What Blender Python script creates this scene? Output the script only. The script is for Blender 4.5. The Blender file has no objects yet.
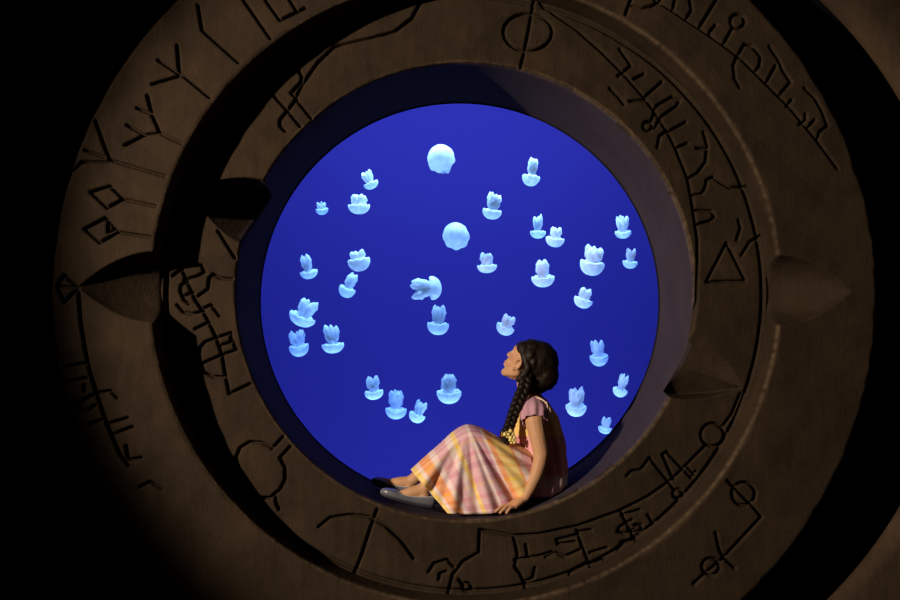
import bpy, bmesh, math, random
import numpy as np
from mathutils import Vector, Matrix, noise

C = bpy.context.scene.collection
S = bpy.context.scene
PI = math.pi

# ---------------------------------------------------------------- camera, world, lights, exposure
ZC = 1.60                     # height of the window's centre
D, F = 3.70, 909.0            # camera distance to the inner ring's face, focal length in pixels of a 900 px wide frame
YAW, PITCH = math.atan(13 / F), math.atan(52 / F)
CAM = Vector((-0.118, -D, ZC - 0.2605))
FWD = Vector((math.sin(YAW) * math.cos(PITCH), math.cos(YAW) * math.cos(PITCH), math.sin(PITCH)))
RIGHT = Vector((math.cos(YAW), -math.sin(YAW), 0))
UP = RIGHT.cross(FWD)

cam_data = bpy.data.cameras.new('camera')
cam_data.lens = 36 * F / 900
cam_data.sensor_width = 36
cam = bpy.data.objects.new('camera', cam_data)
cam.matrix_world = Matrix.Translation(CAM) @ Matrix((RIGHT, UP, -FWD)).transposed().to_4x4()
C.objects.link(cam)
S.camera = cam

world = bpy.data.worlds.new('world')
world.use_nodes = True
bg = world.node_tree.nodes['Background']
bg.inputs['Color'].default_value = (0.5, 0.45, 0.5, 1)
bg.inputs['Strength'].default_value = 0.002
S.world = world


def lamp(name, kind, loc, target, energy, color, **kw):
    d = bpy.data.lights.new(name, kind)
    d.energy = energy
    d.color = color
    for k, v in kw.items():
        setattr(d, k, v)
    o = bpy.data.objects.new(name, d)
    o.location = loc
    o.rotation_euler = (Vector(target) - Vector(loc)).to_track_quat('-Z', 'Y').to_euler()
    C.objects.link(o)
    return o


# the spotlight of the hall: from the left, in front of the wall
SPOT = Vector((-4.7, -4.0, ZC + 1.15))
hall = lamp('hall_spotlight', 'SPOT', SPOT, (0.25, -0.1, ZC - 0.03), 1780, (1.0, 0.85, 0.67), spot_size=math.radians(33), spot_blend=0.42, shadow_soft_size=0.07)
hall.scale = (0.785, 1, 1)          # framing shutters: the beam is a round pool on the wall
# the tank's own lamp above, and an added unseen fill from below
lamp('tank_lamp_above', 'AREA', (0, 1.02, ZC + 2.35), (0, 1.9, ZC - 0.6), 480, (0.52, 0.80, 1.0), shape='RECTANGLE', size=3.4, size_y=0.12)
lamp('tank_fill_below', 'AREA', (0, 1.2, ZC - 1.95), (0, 2.3, ZC - 0.1), 180, (0.46, 0.72, 1.0), shape='RECTANGLE', size=3.4, size_y=0.12)

S.view_settings.view_transform = 'Standard'
S.view_settings.look = 'None'
S.view_settings.gamma = 1
S.view_settings.exposure = 0.0
S.view_settings.use_curve_mapping = False


# ---------------------------------------------------------------- helpers
def at(px, py, y):
    """the point at depth y that stands at pixel (px, py) of the photograph"""
    d = FWD * F + RIGHT * (px - 450) + UP * (300 - py)
    return CAM + d * ((y - CAM.y) / d.y)


def link(name, mesh, mat=None, parent=None, smooth=True):
    o = bpy.data.objects.new(name, mesh)
    C.objects.link(o)
    for m in (mat if isinstance(mat, (list, tuple)) else [mat]):
        if m:
            mesh.materials.append(m)
    if parent:
        o.parent = parent
        o.matrix_parent_inverse = Matrix.Identity(4)
    if smooth and len(mesh.polygons):
        mesh.polygons.foreach_set('use_smooth', np.ones(len(mesh.polygons), dtype=bool))
    return o


def tag(o, label, cat, group=None, kind=None):
    if label:
        o['label'] = label
    if cat:
        o['category'] = cat
    if group:
        o['group'] = group
    if kind:
        o['kind'] = kind
    return o


def empty(name, loc=(0, 0, 0)):
    o = bpy.data.objects.new(name, None)
    o.location = loc
    o.empty_display_size = 0.1
    C.objects.link(o)
    return o


def bm_mesh(name, bm):
    me = bpy.data.meshes.new(name)
    bmesh.ops.recalc_face_normals(bm, faces=bm.faces)
    bm.to_mesh(me)
    bm.free()
    return me


def grid_mesh(name, co, nu, nv, wrap_u=False, uv=None):
    """co: (nu*nv, 3), index = u*nv + v"""
    me = bpy.data.meshes.new(name)
    u = np.arange(nu if wrap_u else nu - 1)
    v = np.arange(nv - 1)
    U, V = np.meshgrid(u, v, indexing='ij')
    U2 = (U + 1) % nu
    quads = np.stack([U * nv + V, U2 * nv + V, U2 * nv + V + 1, U * nv + V + 1], -1).reshape(-1, 4)
    me.vertices.add(len(co))
    me.vertices.foreach_set('co', np.asarray(co, dtype=np.float32).ravel())
    n = len(quads)
    me.loops.add(n * 4)
    me.loops.foreach_set('vertex_index', quads.ravel().astype(np.int32))
    me.polygons.add(n)
    me.polygons.foreach_set('loop_start', (np.arange(n) * 4).astype(np.int32))
    if uv is not None:
        layer = me.uv_layers.new(name='UVMap')
        layer.data.foreach_set('uv', np.asarray(uv, dtype=np.float32)[quads.ravel()].ravel())
    me.update(calc_edges=True)
    me.validate()
    return me


def add_ball(bm, c, r, rot=None, sub=2):
    r = (r, r, r) if not hasattr(r, '__len__') else r
    m = Matrix.Translation(Vector(c)) @ (rot.to_4x4() if rot is not None else Matrix.Identity(4)) @ Matrix.Diagonal((r[0], r[1], r[2], 1))
    bmesh.ops.create_icosphere(bm, subdivisions=sub, radius=1, matrix=m)


def add_chain(bm, pts, seg=14):
    """tapered limb through (point, radius) pairs, overlapping closed pieces"""
    for p, r in pts:
        add_ball(bm, p, r)
    for (a, ra), (b, rb) in zip(pts, pts[1:]):
        a, b = Vector(a), Vector(b)
        d = b - a
        if d.length < 1e-5:
            continue
        q = d.to_track_quat('Z', 'Y').to_matrix().to_4x4()
        bmesh.ops.create_cone(bm, cap_ends=True, segments=seg, radius1=ra, radius2=rb, depth=d.length, matrix=Matrix.Translation((a + b) / 2) @ q)


def add_tube(bm, pts, radii, seg=8):
    """smooth swept tube through pts"""
    pts = [Vector(p) for p in pts]
    rings = []
    ref = Vector((0, 1, 0))
    for i, p in enumerate(pts):
        t = (pts[min(i + 1, len(pts) - 1)] - pts[max(i - 1, 0)]).normalized()
        if abs(t.dot(ref)) > 0.95:
            ref = Vector((1, 0, 0))
        a = t.cross(ref).normalized()
        b = t.cross(a)
        r = radii[i] if hasattr(radii, '__len__') else radii
        rings.append([bm.verts.new(p + (a * math.cos(2 * PI * k / seg) + b * math.sin(2 * PI * k / seg)) * r) for k in range(seg)])
    for r0, r1 in zip(rings, rings[1:]):
        for k in range(seg):
            bm.faces.new((r0[k], r0[(k + 1) % seg], r1[(k + 1) % seg], r1[k]))
    bm.faces.new(rings[0])
    bm.faces.new(rings[-1][::-1])


def fuse(name, bm, voxel, smooth_iter=4, factor=0.5):
    """one continuous surface out of overlapping closed pieces"""
    me = bm_mesh(name + '_pieces', bm)
    o = bpy.data.objects.new(name + '_pieces', me)
    C.objects.link(o)
    r = o.modifiers.new('r', 'REMESH')
    r.mode = 'VOXEL'
    r.voxel_size = voxel
    s = o.modifiers.new('s', 'SMOOTH')
    s.iterations = smooth_iter
    s.factor = factor
    dg = bpy.context.evaluated_depsgraph_get()
    out = bpy.data.meshes.new_from_object(o.evaluated_get(dg))
    out.name = name
    bpy.data.objects.remove(o)
    bpy.data.meshes.remove(me)
    return out


def spline(pts, n):
    """Catmull-Rom through a list of tuples, n samples"""
    P = np.array(pts, dtype=float)
    t = np.linspace(0, len(P) - 1, n)
    i = np.clip(t.astype(int), 0, len(P) - 2)
    f = (t - i)[:, None]
    p0, p1, p2, p3 = P[np.maximum(i - 1, 0)], P[i], P[i + 1], P[np.minimum(i + 2, len(P) - 1)]
    return 0.5 * (2 * p1 + (p2 - p0) * f + (2 * p0 - 5 * p1 + 4 * p2 - p3) * f ** 2 + (3 * p1 - p0 - 3 * p2 + p3) * f ** 3)


# ---------------------------------------------------------------- materials
def mat(name, color=(0.5, 0.5, 0.5), rough=0.6, spec=0.3):
    m = bpy.data.materials.new(name)
    m.use_nodes = True
    b = m.node_tree.nodes['Principled BSDF']
    b.inputs['Base Color'].default_value = (*color, 1)
    b.inputs['Roughness'].default_value = rough
    b.inputs['Specular IOR Level'].default_value = spec
    return m


def nd(m, kind, **kw):
    n = m.node_tree.nodes.new(kind)
    for k, v in kw.items():
        if k.startswith('i_'):
            n.inputs[k[2:].replace('_', ' ')].default_value = v
        else:
            setattr(n, k, v)
    return n


def ln(m, a, b):
    m.node_tree.links.new(a, b)


def ramp(m, fac, stops, interp='LINEAR'):
    r = nd(m, 'ShaderNodeValToRGB')
    r.color_ramp.interpolation = interp
    e = r.color_ramp.elements
    while len(e) < len(stops):
        e.new(0.5)
    for el, (p, c) in zip(e, stops):
        el.position = p
        el.color = (*c, 1)
    ln(m, fac, r.inputs['Fac'])
    return r


def stone_material(name, k=1.0):
    m = mat(name, rough=0.8, spec=0.06)
    b = m.node_tree.nodes['Principled BSDF']
    tc = nd(m, 'ShaderNodeTexCoord')
    big = nd(m, 'ShaderNodeTexNoise', i_Scale=5.0, i_Detail=6.0, i_Roughness=0.6)
    ln(m, tc.outputs['Object'], big.inputs['Vector'])
    st = nd(m, 'ShaderNodeMapping')
    st.inputs['Scale'].default_value = (26, 26, 5)
    ln(m, tc.outputs['Object'], st.inputs['Vector'])
    streak = nd(m, 'ShaderNodeTexNoise', i_Scale=1.0, i_Detail=5.0, i_Roughness=0.65)
    ln(m, st.outputs['Vector'], streak.inputs['Vector'])
    mix = nd(m, 'ShaderNodeMath', operation='MULTIPLY_ADD')
    ln(m, big.outputs['Fac'], mix.inputs[0])
    mix.inputs[1].default_value = 0.65
    sm = nd(m, 'ShaderNodeMath', operation='MULTIPLY')
    ln(m, streak.outputs['Fac'], sm.inputs[0])
    sm.inputs[1].default_value = 0.35
    ln(m, sm.outputs[0], mix.inputs[2])
    r = ramp(m, mix.outputs[0], [(0.32, (0.058 * k, 0.037 * k, 0.024 * k)), (0.5, (0.088 * k, 0.056 * k, 0.034 * k)), (0.68, (0.125 * k, 0.076 * k, 0.045 * k))])
    at_ = nd(m, 'ShaderNodeAttribute', attribute_name='wear')
    wm = nd(m, 'ShaderNodeMix', data_type='RGBA')
    ln(m, at_.outputs['Fac'], wm.inputs['Factor'])
    ln(m, r.outputs['Color'], wm.inputs['A'])
    wm.inputs['B'].default_value = (0.30 * k, 0.20 * k, 0.12 * k, 1)
    ln(m, wm.outputs['Result'], b.inputs['Base Color'])
    fine = nd(m, 'ShaderNodeTexNoise', i_Scale=90.0, i_Detail=4.0)
    ln(m, tc.outputs['Object'], fine.inputs['Vector'])
    ad = nd(m, 'ShaderNodeMath', operation='ADD')
    ln(m, fine.outputs['Fac'], ad.inputs[0])
    ln(m, streak.outputs['Fac'], ad.inputs[1])
    bp = nd(m, 'ShaderNodeBump', i_Strength=0.35, i_Distance=0.006)
    ln(m, ad.outputs[0], bp.inputs['Height'])
    ln(m, bp.outputs['Normal'], b.inputs['Normal'])
    return m


M_STONE_A = stone_material('inner_ring_stone', 0.40)
M_STONE_B = stone_material('outer_ring_stone', 0.40)
M_STONE_W = stone_material('wall_stone', 0.62)
M_REVEAL = stone_material('grey_reveal_plaster', 0.9)
for n_ in M_REVEAL.node_tree.nodes:
    if n_.type == 'VALTORGB':
        for e_, c_ in zip(n_.color_ramp.elements, ((0.040, 0.030, 0.038), (0.051, 0.038, 0.048), (0.061, 0.045, 0.056))):
            e_.color = (*c_, 1)
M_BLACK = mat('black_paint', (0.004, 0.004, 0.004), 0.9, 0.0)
M_GASKET = mat('black_rubber', (0.008, 0.008, 0.01), 0.7, 0.1)
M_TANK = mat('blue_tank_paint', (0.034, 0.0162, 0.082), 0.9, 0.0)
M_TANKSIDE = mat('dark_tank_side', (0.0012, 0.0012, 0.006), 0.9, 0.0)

M_PANE = bpy.data.materials.new('clear_acrylic')
M_PANE.use_nodes = True
nt = M_PANE.node_tree
nt.nodes.clear()
out = nt.nodes.new('ShaderNodeOutputMaterial')
tr = nt.nodes.new('ShaderNodeBsdfTransparent')
tr.inputs['Color'].default_value = (0.91, 0.86, 1.0, 1)
gl = nt.nodes.new('ShaderNodeBsdfGlossy')
gl.inputs['Roughness'].default_value = 0.02
gl.inputs['Color'].default_value = (0.35, 0.35, 0.4, 1)
lw = nt.nodes.new('ShaderNodeLayerWeight')
lw.inputs['Blend'].default_value = 0.5
pw = nt.nodes.new('ShaderNodeMapRange')          # the thick pane mirrors more and more towards a grazing look
pw.interpolation_type = 'SMOOTHSTEP'
pw.inputs['From Min'].default_value = 0.22
pw.inputs['From Max'].default_value = 0.78
mx = nt.nodes.new('ShaderNodeMixShader')
nt.links.new(lw.outputs['Facing'], pw.inputs[0])
nt.links.new(pw.outputs[0], mx.inputs['Fac'])
nt.links.new(tr.outputs[0], mx.inputs[1])
nt.links.new(gl.outputs[0], mx.inputs[2])
nt.links.new(mx.outputs[0], out.inputs['Surface'])

M_WATER = bpy.data.materials.new('tank_water')
M_WATER.use_nodes = True
nt = M_WATER.node_tree
nt.nodes.clear()
out = nt.nodes.new('ShaderNodeOutputMaterial')
va = nt.nodes.new('ShaderNodeVolumeAbsorption')
va.inputs['Color'].default_value = (0.30, 0.62, 1.0, 1)
va.inputs['Density'].default_value = 0.38
nt.links.new(va.outputs[0], out.inputs['Volume'])


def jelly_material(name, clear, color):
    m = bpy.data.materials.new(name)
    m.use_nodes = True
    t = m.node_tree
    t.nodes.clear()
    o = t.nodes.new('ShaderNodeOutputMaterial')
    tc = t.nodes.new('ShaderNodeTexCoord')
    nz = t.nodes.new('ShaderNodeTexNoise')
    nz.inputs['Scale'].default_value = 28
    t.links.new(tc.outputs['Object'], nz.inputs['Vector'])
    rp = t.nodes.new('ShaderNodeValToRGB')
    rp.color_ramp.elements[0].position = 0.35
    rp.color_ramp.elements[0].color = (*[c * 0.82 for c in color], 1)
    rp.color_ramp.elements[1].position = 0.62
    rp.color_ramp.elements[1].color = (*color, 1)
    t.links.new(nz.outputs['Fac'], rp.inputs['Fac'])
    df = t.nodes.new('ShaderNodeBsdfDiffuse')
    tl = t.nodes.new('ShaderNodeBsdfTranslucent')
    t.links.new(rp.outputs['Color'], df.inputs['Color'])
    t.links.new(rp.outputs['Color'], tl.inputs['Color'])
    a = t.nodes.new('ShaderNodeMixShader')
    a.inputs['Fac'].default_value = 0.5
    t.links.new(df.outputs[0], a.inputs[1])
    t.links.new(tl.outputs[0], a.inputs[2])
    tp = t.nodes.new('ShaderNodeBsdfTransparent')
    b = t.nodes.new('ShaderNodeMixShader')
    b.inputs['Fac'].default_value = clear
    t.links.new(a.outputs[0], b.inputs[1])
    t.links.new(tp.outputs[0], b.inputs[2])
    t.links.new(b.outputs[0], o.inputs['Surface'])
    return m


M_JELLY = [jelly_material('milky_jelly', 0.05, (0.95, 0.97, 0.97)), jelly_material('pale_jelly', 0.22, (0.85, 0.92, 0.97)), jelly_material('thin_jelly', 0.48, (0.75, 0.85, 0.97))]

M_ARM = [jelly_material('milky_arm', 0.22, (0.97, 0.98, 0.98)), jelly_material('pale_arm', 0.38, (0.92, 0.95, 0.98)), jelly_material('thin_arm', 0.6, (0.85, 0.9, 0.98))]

# ---------------------------------------------------------------- the setting
Y_PANE = 0.56
Y_B = -0.155                   # face of the outer ring
RA0, RA1 = 0.938, 1.262        # inner ring: opening, hidden outer radius
PX, PZ = -0.009, -0.015          # the pane's centre, a little lower than the ring's
RB0, RB1 = 1.229, 1.617        # outer ring
CB0 = np.array([0.0, 0.0])
CB1 = CB0


def polylines_to_plane(lines, y, z0=ZC):
    out = []
    for L in lines:
        q = [at(px, py, y) for px, py in L]
        out.append(np.array([(p.x, p.z - z0) for p in q]))
    return out


def circ(cx, cy, rx, ry=None, a0=0, a1=360, n=18):
    ry = ry or rx
    return [(cx + rx * math.cos(math.radians(a0 + (a1 - a0) * k / n)), cy + ry * math.sin(math.radians(a0 + (a1 - a0) * k / n))) for k in range(n + 1)]


GLYPH_A = [
    [(180, 266), (195, 300), (202, 310), (208, 321), (216, 337), (222, 355), (225, 373), (229, 394)],
    [(172, 276), (184, 267), (201, 265), (204, 272), (197, 276), (184, 280)],
    [(189, 280), (181, 285), (180, 291), (184, 300), (189, 304)], [(184, 296), (193, 292)],
    [(198, 296), (208, 289), (209, 278), (213, 274), (220, 278), (232, 279)],
    [(177, 305), (183, 312), (192, 314), (204, 311)], [(204, 308), (211, 305), (219, 316)],
    [(195, 329), (209, 322)], [(199, 356), (200, 348), (205, 342), (231, 333)],
    [(231, 334), (231, 342), (221, 346)], [(219, 346), (233, 341), (236, 350), (222, 355), (201, 364)], [(199, 355), (201, 364)],
    [(201, 364), (204, 372), (213, 377), (225, 377)], [(229, 394), (250, 384)], [(218, 231), (235, 258)],
    [(272, 448), (262, 443), (250, 442), (240, 448), (236, 458), (239, 468), (250, 485), (259, 498), (270, 498), (280, 490), (285, 480), (285, 468), (280, 458), (290, 447)],
    [(272, 449), (283, 437)], [(275, 497), (276, 503), (279, 510)],
    [(296, 97), (302, 85), (318, 62), (335, 46), (370, 38), (395, 31), (412, 18), (423, -2)],
    [(298, 70), (302, 76), (301, 82), (291, 93), (297, 98), (280, 120), (280, 126), (285, 131)], [(275, 97), (287, 110), (300, 126)], [(296, 99), (311, 118)],
    [(535, -4), (529, 30), (524, 55), (521, 67)], circ(528, 32, 24.5, 19),
    [(540, 2), (556, 15), (575, 28), (600, 50), (622, 72), (645, 98), (655, 112), (668, 132), (676, 148), (685, 170), (688, 178), (692, 200), (695, 220), (698, 240), (698, 262), (697, 300), (692, 330)],
    [(552, 2), (590, 16), (620, 32), (655, 57), (680, 80)],
    [(620, 49), (628, 60), (631, 66), (618, 76)], [(634, 79), (644, 74)], [(645, 97), (662, 82)],
    [(610, 88), (618, 96), (624, 104)], [(630, 101), (645, 100)],
    [(654, 110), (658, 105), (672, 97), (680, 100), (677, 106), (661, 117), (655, 128)], [(668, 132), (686, 122)],
    [(668, 130), (660, 136), (658, 147)], circ(648, 126, 4.5), [(651, 122), (655, 112)],
    [(678, 147), (688, 143)], [(697, 148), (706, 148)], [(704, 132), (708, 146), (706, 162), (698, 173), (689, 178)],
    [(692, 195), (702, 194), (706, 187), (707, 180), (713, 177), (720, 182), (730, 188), (748, 186)],
    [(696, 210), (712, 211), (715, 217), (710, 221), (698, 224)], [(739, 220), (741, 228), (737, 240)], [(742, 255), (750, 242), (763, 234)],
    [(727, 243), (707, 282), (746, 281), (727, 243)],
    [(741, 394), (732, 415), (722, 428)], circ(713, 435, 11.5),
    [(706, 446), (690, 462), (672, 480), (648, 497), (620, 511), (578, 526), (540, 534), (513, 536), (480, 530)],
    [(627, 476), (632, 471), (641, 470), (650, 458), (668, 481), (675, 490)], [(674, 480), (663, 455), (667, 452), (684, 470)], circ(678, 494, 4.5),
    [(686, 472), (692, 478), (696, 472)], [(688, 468), (694, 474)],
    [(577, 530), (582, 545), (588, 560), (593, 573)], [(621, 511), (630, 530), (640, 548)],
    [(577, 535), (557, 540), (558, 544), (575, 542)], [(546, 557), (556, 553), (565, 557), (580, 550)], [(590, 565), (605, 560), (603, 569)],
    [(570, 575), (573, 570), (588, 562)], [(578, 532), (591, 530)], [(590, 553), (607, 548)],
    [(622, 515), (640, 510)], [(632, 520), (620, 527), (618, 532), (625, 534), (634, 530)], [(635, 525), (642, 525), (641, 531), (633, 533)],
    [(634, 540), (622, 542), (618, 550)], [(648, 515), (652, 521)],
    [(480, 530), (479, 553), (463, 562), (453, 575), (446, 604)],
    [(514, 537), (518, 555), (515, 567), (520, 573), (525, 585), (527, 604)], [(526, 545), (528, 557)], [(515, 560), (540, 556), (552, 552)], [(535, 568), (533, 578), (525, 582)],
    [(429, 572), (434, 564), (447, 560), (454, 567)], [(439, 580), (440, 574), (446, 572)], circ(467, 588, 4.5), [(459, 580), (464, 587)],
    [(377, 510), (370, 530), (362, 555), (352, 580)], [(319, 527), (330, 518), (350, 515), (368, 517), (385, 526), (400, 540), (414, 559)],
]
GLYPH_B = [
    [(198, 5), (202, 30), (238, 62)], [(241, -4), (270, 38)], [(263, -4), (280, 20), (305, 8)], [(288, -3), (297, 11)],
    [(177, 45), (179, 72), (209, 97)], [(179, 74), (158, 60)], [(178, 76), (152, 84)],
    [(147, 95), (152, 115), (160, 133), (181, 143)], [(151, 113), (137, 108)], [(158, 133), (144, 135), (125, 145)], [(143, 134), (127, 125)],
    [(95, 120), (104, 145), (110, 160), (165, 176)], [(108, 162), (82, 162), (73, 170)], [(104, 157), (85, 150)],
    [(90, 192), (110, 186), (123, 199), (107, 208), (90, 192)], [(123, 199), (155, 206)],
    [(84, 229), (105, 218), (118, 232), (100, 243), (84, 229)], [(118, 232), (150, 237)], [(108, 225), (108, 232), (113, 230)],
    [(78, 288), (64, 275), (57, 286), (78, 288), (64, 302), (57, 288)],
    [(78, 292), (80, 320), (85, 350), (90, 372), (97, 395), (107, 425), (120, 455), (128, 466)],
    [(64, 367), (86, 363)], [(65, 382), (86, 378)], [(84, 385), (84, 391)], [(75, 407), (85, 399), (97, 393), (110, 391), (117, 398)],
    [(108, 424), (127, 418)], [(112, 435), (132, 427)], [(126, 446), (128, 460), (141, 458)], [(140, 487), (150, 482), (162, 489)], [(72, 400), (85, 412), (95, 405)], [(90, 424), (101, 420)],
    [(653, -2), (672, 10), (707, 33), (738, 55), (765, 82), (790, 107), (815, 137), (838, 168)],
    [(632, -2), (626, 14)], [(632, 5), (642, 8), (652, 6), (661, 0)], [(676, -2), (673, 10)], [(690, -2), (692, 10), (687, 18)], [(718, -2), (700, 27)],
    [(716, 25), (710, 32), (713, 36)], circ(738, 21, 7), [(733, 28), (724, 44)],
    [(737, 58), (745, 44), (752, 45), (761, 56), (760, 66), (755, 72)], [(738, 55), (734, 65), (735, 78), (740, 87)], [(776, 66), (767, 82)],
    [(770, 46), (778, 58), (783, 70), (791, 82), (780, 95)], [(792, 100), (787, 106)], [(806, 114), (806, 120), (800, 124)],
    [(805, 88), (815, 97), (822, 110), (828, 126), (820, 132), (818, 140)], [(815, 120), (808, 128)],
    circ(744, 494, 11.5), [(728, 481), (755, 508), (762, 517), (745, 535), (722, 560), (705, 574), (694, 584)], [(716, 533), (720, 550), (724, 558), (735, 568)], circ(711, 567, 8.5),
]


def carve(P, lines, width=0.0056, depth=0.024):
    """depth of the chisel lines at the points P (n, 2)"""
    d2 = np.full(len(P), 1e9)
    m = 0.025
    for L in lines:
        for a, b in zip(L, L[1:]):
            lo, hi = np.minimum(a, b) - m, np.maximum(a, b) + m
            k = np.nonzero((P[:, 0] > lo[0]) & (P[:, 0] < hi[0]) & (P[:, 1] > lo[1]) & (P[:, 1] < hi[1]))[0]
            if not len(k):
                continue
            v = b - a
            q = P[k] - a
            t = np.clip((q @ v) / max(v @ v, 1e-9), 0, 1)
            d = ((q - t[:, None] * v) ** 2).sum(1)
            d2[k] = np.minimum(d2[k], d)
    return depth * np.exp(-(np.sqrt(d2) / width) ** 2.2)


rng = np.random.default_rng(4)


def wobble(P, amp, scale, seed):
    """gentle unevenness of hewn stone: sums of sines"""
    r = np.random.default_rng(seed)
    h = np.zeros(len(P))
    for _ in range(14):
        k = r.normal(size=2) * scale
        h += np.sin(P @ k + r.uniform(0, 6.28))
    return h * amp / 3.7


def hollow_coords(P, c, ang, r0):
    q = P - c
    r = np.hypot(q[:, 0], q[:, 1])
    a = np.arctan2(q[:, 1], q[:, 0]) - ang
    a = (a + PI) % (2 * PI) - PI
    return r - r0, a * np.maximum(r, r0)          # outwards along the axis; sideways (anticlockwise +)


def hollow_split(P, c, ang, r0, L, w0, d1, d2):
    """scooped hollow with an off-axis ridge: one lit slope, one steep drop"""
    rho, t = hollow_coords(P, c, ang, r0)
    f = np.clip(rho / L, 0, 1)
    w = w0 * (1 - f ** 1.7) + 1e-6
    u = -t / w                                       # -1 anticlockwise side ... +1 clockwise side
    s = (1 - f) ** 0.75
    ins = (np.abs(u) < 1) & (rho < L) & (rho > -0.2)
    up = d1 * s * np.clip(u + 1, 0, 1) ** 0.9
    drop = d1 * s + (0.025 + (d2 - d1) * np.sin(PI * np.clip(f, 0, 1) ** 0.65)) * np.clip(u / 0.86, 0, 1) ** 0.85
    dn = drop * np.clip((1 - u) / 0.14, 0, 1)
    return np.where(ins, np.where(u < 0, up, dn), 0)


def hollow_scoop(P, c, ang, r0, L, w0, d):
    rho, t = hollow_coords(P, c, ang, r0)
    f = np.clip(rho / L, 0, 1)
    w = w0 * (1 - f ** 1.9) + 1e-6
    u = np.abs(t / w)
    ins = (u < 1) & (rho < L)
    return np.where(ins, d * (1 - f) ** 0.95 * (1 - u ** 3), 0)


def ring_mesh(name, c0, r0, c1, r1, nr, nt, y_face, depth_fn, inner_y, outer_y, bevel=0.012, lean=(0, 0)):
    th = np.linspace(0, 2 * PI, nt, endpoint=False)
    f = np.linspace(0, 1, nr)
    T, Fq = np.meshgrid(th, f, indexing='ij')
    cx = c0[0] + (c1[0] - c0[0]) * Fq
    cz = c0[1] + (c1[1] - c0[1]) * Fq
    R = r0 + (r1 - r0) * Fq
    X, Z = cx + R * np.cos(T), cz + R * np.sin(T)
    P = np.stack([X.ravel(), Z.ravel()], 1)
    h = depth_fn(P).reshape(nt, nr)
    e0, e1 = (R - r0), (r1 - R)
    chip = wobble(P, 0.35, 30, 9).reshape(nt, nr)
    bev = bevel * (1 + 0.6 * chip)
    rnd = lambda e: bev - np.sqrt(np.maximum(bev ** 2 - np.clip(bev - e, 0, bev) ** 2, 0))
    Y = y_face + h + rnd(e0) + rnd(e1)
    face = np.stack([X, Y, Z + ZC], -1)
    # inner wall rows, from inner_y up to the edge; outer wall rows from the edge back
    def wall(edge, y_end, c, r, n, lean=(0, 0)):
        rows = []
        for k in range(n):
            g = (k + 1) / n
            rows.append(np.stack([c[0] + lean[0] * g + r * np.cos(th), edge + (y_end - edge) * g, c[1] + lean[1] * g + r * np.sin(th) + ZC], -1))
        return np.stack(rows, 1)
    iw = wall(Y[:, 0], inner_y, c0, r0, 14, lean)[:, ::-1]
    ow = wall(Y[:, -1], outer_y, c1, r1, 3)
    co = np.concatenate([iw, face, ow], 1)
    n = co.shape[1]
    me = grid_mesh(name, co.reshape(-1, 3), nt, n, wrap_u=True)
    # pale wear along the inner arris
    q = co.reshape(-1, 3)
    rr = np.hypot(q[:, 0] - c0[0], q[:, 2] - ZC - c0[1])
    P2 = q[:, [0, 2]]
    w_ = np.exp(-((rr - r0 - 0.0035) / 0.0055) ** 2) * np.clip(0.42 + 0.16 * wobble(P2, 1.0, 9, 21) + 0.22 * wobble(P2, 1.0, 130, 22), 0, 1)
    w_ *= np.exp(-np.maximum(q[:, 1] - y_face - bevel, 0) / 0.006)
    me.attributes.new('wear', 'FLOAT', 'POINT').data.foreach_set('value', w_.astype(np.float32))
    return me


LA = polylines_to_plane(GLYPH_A, 0.0)
LB = polylines_to_plane(GLYPH_B, Y_B)
ANG_A = math.radians(-19.7)


def depth_A(P):
    h = carve(P, LA)
    r = np.hypot(P[:, 0], P[:, 1])
    h += 0.02 * np.exp(-((r - 1.216) / 0.007) ** 2)            # the groove that runs round the foot of the outer ring
    h += wobble(P, 0.0018, 18, 1) + wobble(P, 0.0004, 70, 5)
    h += hollow_split(P, np.zeros(2), ANG_A, RA0, 0.262, 0.138, 0.10, 0.185)
    h += hollow_split(P, np.zeros(2), ANG_A + PI, RA0, 0.262, 0.138, 0.19, 0.28)
    return h


def depth_B(P):
    h = carve(P, LB)
    h += wobble(P, 0.0020, 17, 2) + wobble(P, 0.0004, 70, 6)
    for a in (math.radians(-0.8), math.radians(180.3)):
        h += hollow_scoop(P, CB0, a, RB0, 0.285, 0.140, 0.158)
    return h


ringA = link('carved_stone_ring', ring_mesh('inner_ring', CB0, RA0, CB0, RA1, 104, 2300, 0.0, depth_A, Y_PANE + 0.01, 0.2, lean=(PX, PZ)), M_STONE_A)
ringA.data.materials.append(M_REVEAL)
cen = np.empty(len(ringA.data.polygons) * 3, dtype=np.float32)
ringA.data.polygons.foreach_get('center', cen)
cen = cen.reshape(-1, 3)
ringA.data.polygons.foreach_set('material_index', ((np.hypot(cen[:, 0], cen[:, 2] - ZC) < RA0 + 0.022) & (cen[:, 1] > 0.03)).astype(np.int32))
tag(ringA, 'inner carved stone ring framing the blue tank window, the girl sits on its sill', 'stone ring')
ringB = link('carved_stone_ring', ring_mesh('outer_ring', CB0, RB0, CB1, RB1, 122, 2800, Y_B, depth_B, -0.008, 0.2, 0.02), M_STONE_B)
tag(ringB, 'wide outer carved stone ring standing forward around the smaller ring', 'stone ring')


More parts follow.
